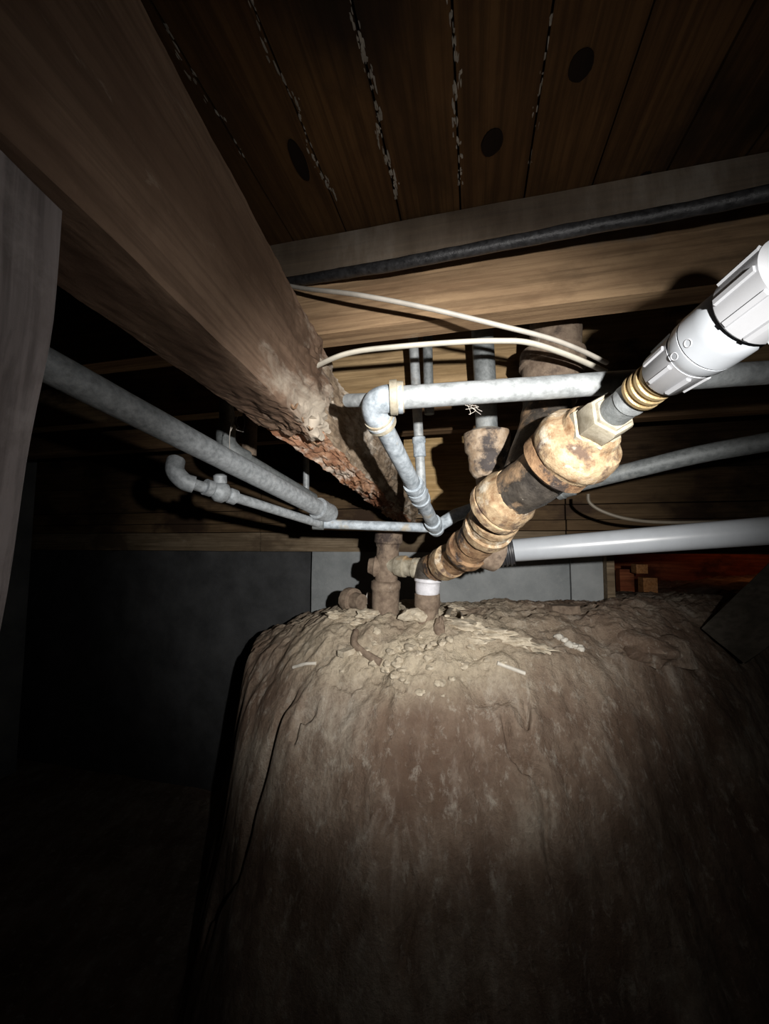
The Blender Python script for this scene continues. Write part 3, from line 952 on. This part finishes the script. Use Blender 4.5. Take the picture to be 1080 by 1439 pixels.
# black pipe across joist
o = link('black_pipe', *tube(catmull([P(340, 404, .62), P(410, 396, .57), P(470, 386, .53), P(560, 371, .485), P(700, 344, .446), P(850, 315, .408), P(980, 292, .38), P(1180, 250, .34), P(1180, 250, .34) * 3 - P(980, 292, .38) * 2], 8), .0072, 18, .12), 'tar')
tag(o, 'thin black tarred pipe running across the near joist under the floor boards', 'pipe')
# cables
o = link('cable', *tube(catmull([P(350, 385, .60), P(412, 403, .54), P(500, 414, .475), P(600, 433, .46), P(700, 457, .46), P(770, 475, .47), P(815, 492, .49), P(852, 510, .52)], 8), .0036, 12, 0, .8), 'cable2')
tag(o, 'greyish white cable slanting across the near joist from the beam', 'cable')
o = link('cable', *tube(catmull([P(415, 530, .60), P(462, 506, .54), P(500, 494, .52), P(560, 487, .50), P(640, 481, .49), P(700, 479, .485), P(745, 482, .49), P(800, 500, .51), P(850, 522, .54)], 8), .0045, 12, 0, .7), 'cable')
tag(o, 'bright cream cable arching just below the near joist', 'cable')
o = link('cable', *tube(catmull([P(826, 694, .95), P(828, 706, .95), P(845, 718, .94), P(880, 729, .92), P(930, 734, .90), P(1020, 733, .86), P(1120, 730, .82)], 8), .0042, 10), 'cable3')
tag(o, 'thin tan cable drooping behind the long white pipe at the right', 'cable')

# ================================================================ tee stack at wall
T = thing('cleanout_tee', tuple(P(541, 862, .95)), 'brown cast iron upright tee standing on the dirt left of the drain foot', 'pipe fitting')
link('top_hub', *lathe(P(546, 748, .95), P(545, 768, .95), subprof([(0, .028), (0, .034), (.7, .035), (.8, .031), (1, .03)], 2), 32, .002), 'brown_iron', T)
link('body', *lathe(P(545, 766, .95), P(542, 818, .95), subprof([(0, .028), (1, .028)], 6), 32, .002), 'brown_iron', T)
link('bottom_hub', *lathe(P(542, 815, .95), P(541, 868, .95), subprof([(0, .030), (.04, .036), (.2, .037), (.28, .034), (1, .033)], 3), 32, .002), 'brown_iron', T)
link('side_boss', *lathe(P(540, 797, .95), P(518, 795, .955), subprof([(0, .024), (.6, .026), (.7, .022), (1, .018)], 2), 26, .003), 'brown_iron', T)
link('side_arm', *lathe(P(548, 794, .94), P(604, 800, .885), subprof([(0, .02), (.15, .021), (.2, .025), (.4, .026), (.42, .0215), (.6, .021), (.62, .024), (.72, .024), (.75, .021), (1, .021)], 2), 28, .0035), 'nut_iron', T)
o = link('pipe_cap', *lathe(P(488, 842, 1.04), P(508, 846, 1.0), subprof([(0, .015), (0, .031), (.2, .033), (.45, .032), (.5, .022), (1, .02)], 3), 28, .003), 'brown_iron')
tag(o, 'round rusty pipe cap lying on its side left of the upright tee', 'cap')

# ================================================================ right side things
plankpx('upright_board', 851, 775, 866, 868, WB - .05, .05, 'sill', 'narrow upright pale board at the edge of the wall opening', 'board')
k0_ = [P(985, 883, .95), P(1100, 772, .90), P(1100, 772, .925), P(985, 883, .975)]
k1_ = [P(1046, 932, .86), P(1190, 830, .80), P(1190, 830, .825), P(1046, 932, .885)]
o = link('leaning_board', *sweepbox(k0_, k1_, 24, 10, lambda p, t, u: p + noise.noise_vector(p * 24) * .003), 'slab')
tag(o, 'flat grey board tilted on its corner at the right edge', 'board')
# objects past the opening
o = link('far_wall_panel', *wall_block(AOP - .3, 2.6, WB + .95, WB + 1.0, -1.0, .5, .002, 10, 4), 'redbrick'); o.name = 'wall_far'; o['kind'] = 'structure'
for i, (x0, y0, x1, y1, dB, mt, lb) in enumerate((
        (893, 793, 910, 806, .30, 'orange_wood', 'small bright orange wood chunk at the top of the opening'),
        (903, 812, 926, 862, .28, 'orange_wood', 'upright orange wood piece in the middle of the opening'),
        (922, 842, 950, 895, .36, 'redbrick', 'reddish brown slab standing right of the upright orange piece'),
        (870, 800, 893, 862, .42, 'redbrick', 'dark red brown panel nearest the upright pale board'),
        (890, 862, 922, 886, .22, 'redbrick', 'low red brown lump below the upright orange piece'))):
    plankpx('scrap_wood', x0, y0, x1, y1, WB + dB, .05, mt, lb, 'scrap wood')
q = on_ground(915, 905)
o = link('dirt_lump', *blob(q + V((0, 0, -.02)), .05, 1.5, 1.0, .8, 0, 4, .6), 'dirt'); tag(o, 'large dirt lump on the bank below the wall opening', 'lump')
q = on_ground(790, 862)
o = link('brick_piece', *box(q + V((0, 0, .005)), .075, .035, .028, .1, None, 5, 3, .003), 'brown_iron'); tag(o, 'dark squared brick piece at the foot of the wall, right of centre', 'brick')

# ================================================================ debris on the bank
def stickobj(name, pix, r, mat, label, cat, lift=.4, flat=1, lump=.15):
    pts = [on_ground(*p) + V((0, 0, r * lift)) for p in pix]
    n_ = max(2, len(pts))
    o = link(name, *tube(catmull(pts, 6), r, 10, lump, flat), mat); return tag(o, label, cat)


stickobj('stick', [(698, 937), (737, 951)], .0052, 'stick', 'straight white stick lying on the bank right of centre', 'stick', .9, .8, .03)
stickobj('root', [(500, 893), (498, 908), (512, 921), (535, 934)], .0075, 'brown_iron', 'curved brown root on the bank left of centre', 'root', .5)
q = on_ground(490, 923)
o = link('wood_chip', *box(q + V((0, 0, .008)), .048, .018, .012, math.radians(50), None, 5, 3, .002), 'stone'); tag(o, 'pale squared wood chip beside the curved root', 'chip')
stickobj('twig', [(412, 941), (428, 939), (444, 935)], .0035, 'stick', 'short pale twig at the left of the bank crest', 'twig', .6)
for i, (px, py, rr, sx, ang, lb) in enumerate((
        (652, 884, .022, 2.2, -.5, 'flat pale ledge stone nearest the curled strap'),
        (690, 893, .020, 2.4, -.45, 'flat pale ledge stone second right of the curled strap'),
        (722, 905, .018, 2.3, -.5, 'flat pale ledge stone just above the white stick'),
        (752, 915, .017, 2.0, -.6, 'flat pale ledge stone at the right end of the ledge, beside the pebbles'),
        (668, 903, .014, 2.2, -.4, 'small flat stone in front of the ledge, below the curled strap'),
        (515, 868, .017, 1.6, .2, 'pale chunk lying in front of the leaning shard'),
        (470, 866, .015, 1.3, .4, 'rounded stone left of the round pipe cap'),
        (497, 879, .012, 1.5, .1, 'small pale chunk just above the curved root'),
        (571, 864, .013, 1.0, 1.2, 'stone pressed against the left side of the drain foot'),
        (640, 858, .014, 1.4, .1, 'stone half buried behind the curled strap'))):
    q = on_ground(px, py)
    o = link('rock', *blob(q + V((0, 0, rr * .3)), rr, sx, .8, .55, ang, 3, .7, 1.3), 'stone'); tag(o, lb, 'stone')
stickobj('strap', [(628, 872), (634, 863), (646, 866), (650, 876)], .006, 'stone', 'pale curled strap of debris right of the drain foot', 'strap', 1.4, .5)
q = on_ground(527, 853)
o = link('tile_shard', *box(q + V((0, 0, .014)), .060, .010, .030, .15, Matrix.Rotation(math.radians(22), 3, 'Y'), 5, 3, .0015), 'scale'); tag(o, 'pale flat shard leaning at the foot of the upright tee', 'shard')
q = on_ground(587, 872)
o = link('rock', *blob(q + V((0, 0, .008)), .028, 1.3, .8, .6, .3, 3, .5), 'stone'); tag(o, 'largest rough stone just below the drain foot', 'stone')
q = on_ground(552, 853)
o = link('rock', *blob(q + V((0, 0, .008)), .018, .9, .8, 1.3, .3, 3, .5), 'stone'); tag(o, 'upright knobby stone between the tee and the drain foot', 'stone')
q = on_ground(618, 888)
o = link('rock', *blob(q + V((0, 0, .006)), .016, .7, .8, 1.3, 0, 3, .5), 'brown_iron'); tag(o, 'dark wedge-shaped stone below the curled strap', 'stone')
for i, (px, py) in enumerate(((785, 897), (792, 903), (800, 908), (807, 912), (815, 914))):
    q = on_ground(px, py)
    o = link('pebble', *blob(q + V((0, 0, .002)), random.uniform(.006, .010), 1, 1, .8, 0, 2, .5), 'stick')
    tag(o, 'small white pebble in the short row right of the bank crest', 'pebble', 'white pebbles right of the crest')
for i in range(46):
    px = random.gauss(590, 62); py = random.gauss(925, 26)
    if py < 875: py = 880 + random.random() * 30
    q = on_ground(px, py)
    o = link('clod', *blob(q + V((0, 0, .001)), random.uniform(.003, .011), random.uniform(.8, 1.4), 1, .7, random.random() * 3, 2, .6), 'stone')
    tag(o, 'small crumbled clod scattered over the pale crest of the dirt bank', 'clod', 'clods on the crest of the bank')

# cobwebs under the beam
o = link('cobweb', *join(*[tube(catmull([P(x0, y0, .62), P(x0 + random.uniform(-5, 5), (y0 + y1) / 2, .62), P(x1, y1, .62)], 5), .0005, 5) for x0, y0, x1, y1 in ((325, 572, 327, 598), (328, 574, 324, 606), (326, 590, 323, 636), (336, 580, 340, 606), (342, 583, 341, 607), (336, 600, 342, 607))]), 'web')
tag(o, 'wisps of dusty cobweb hanging from the lower edge of the beam', 'cobweb'); o['kind'] = 'stuff'
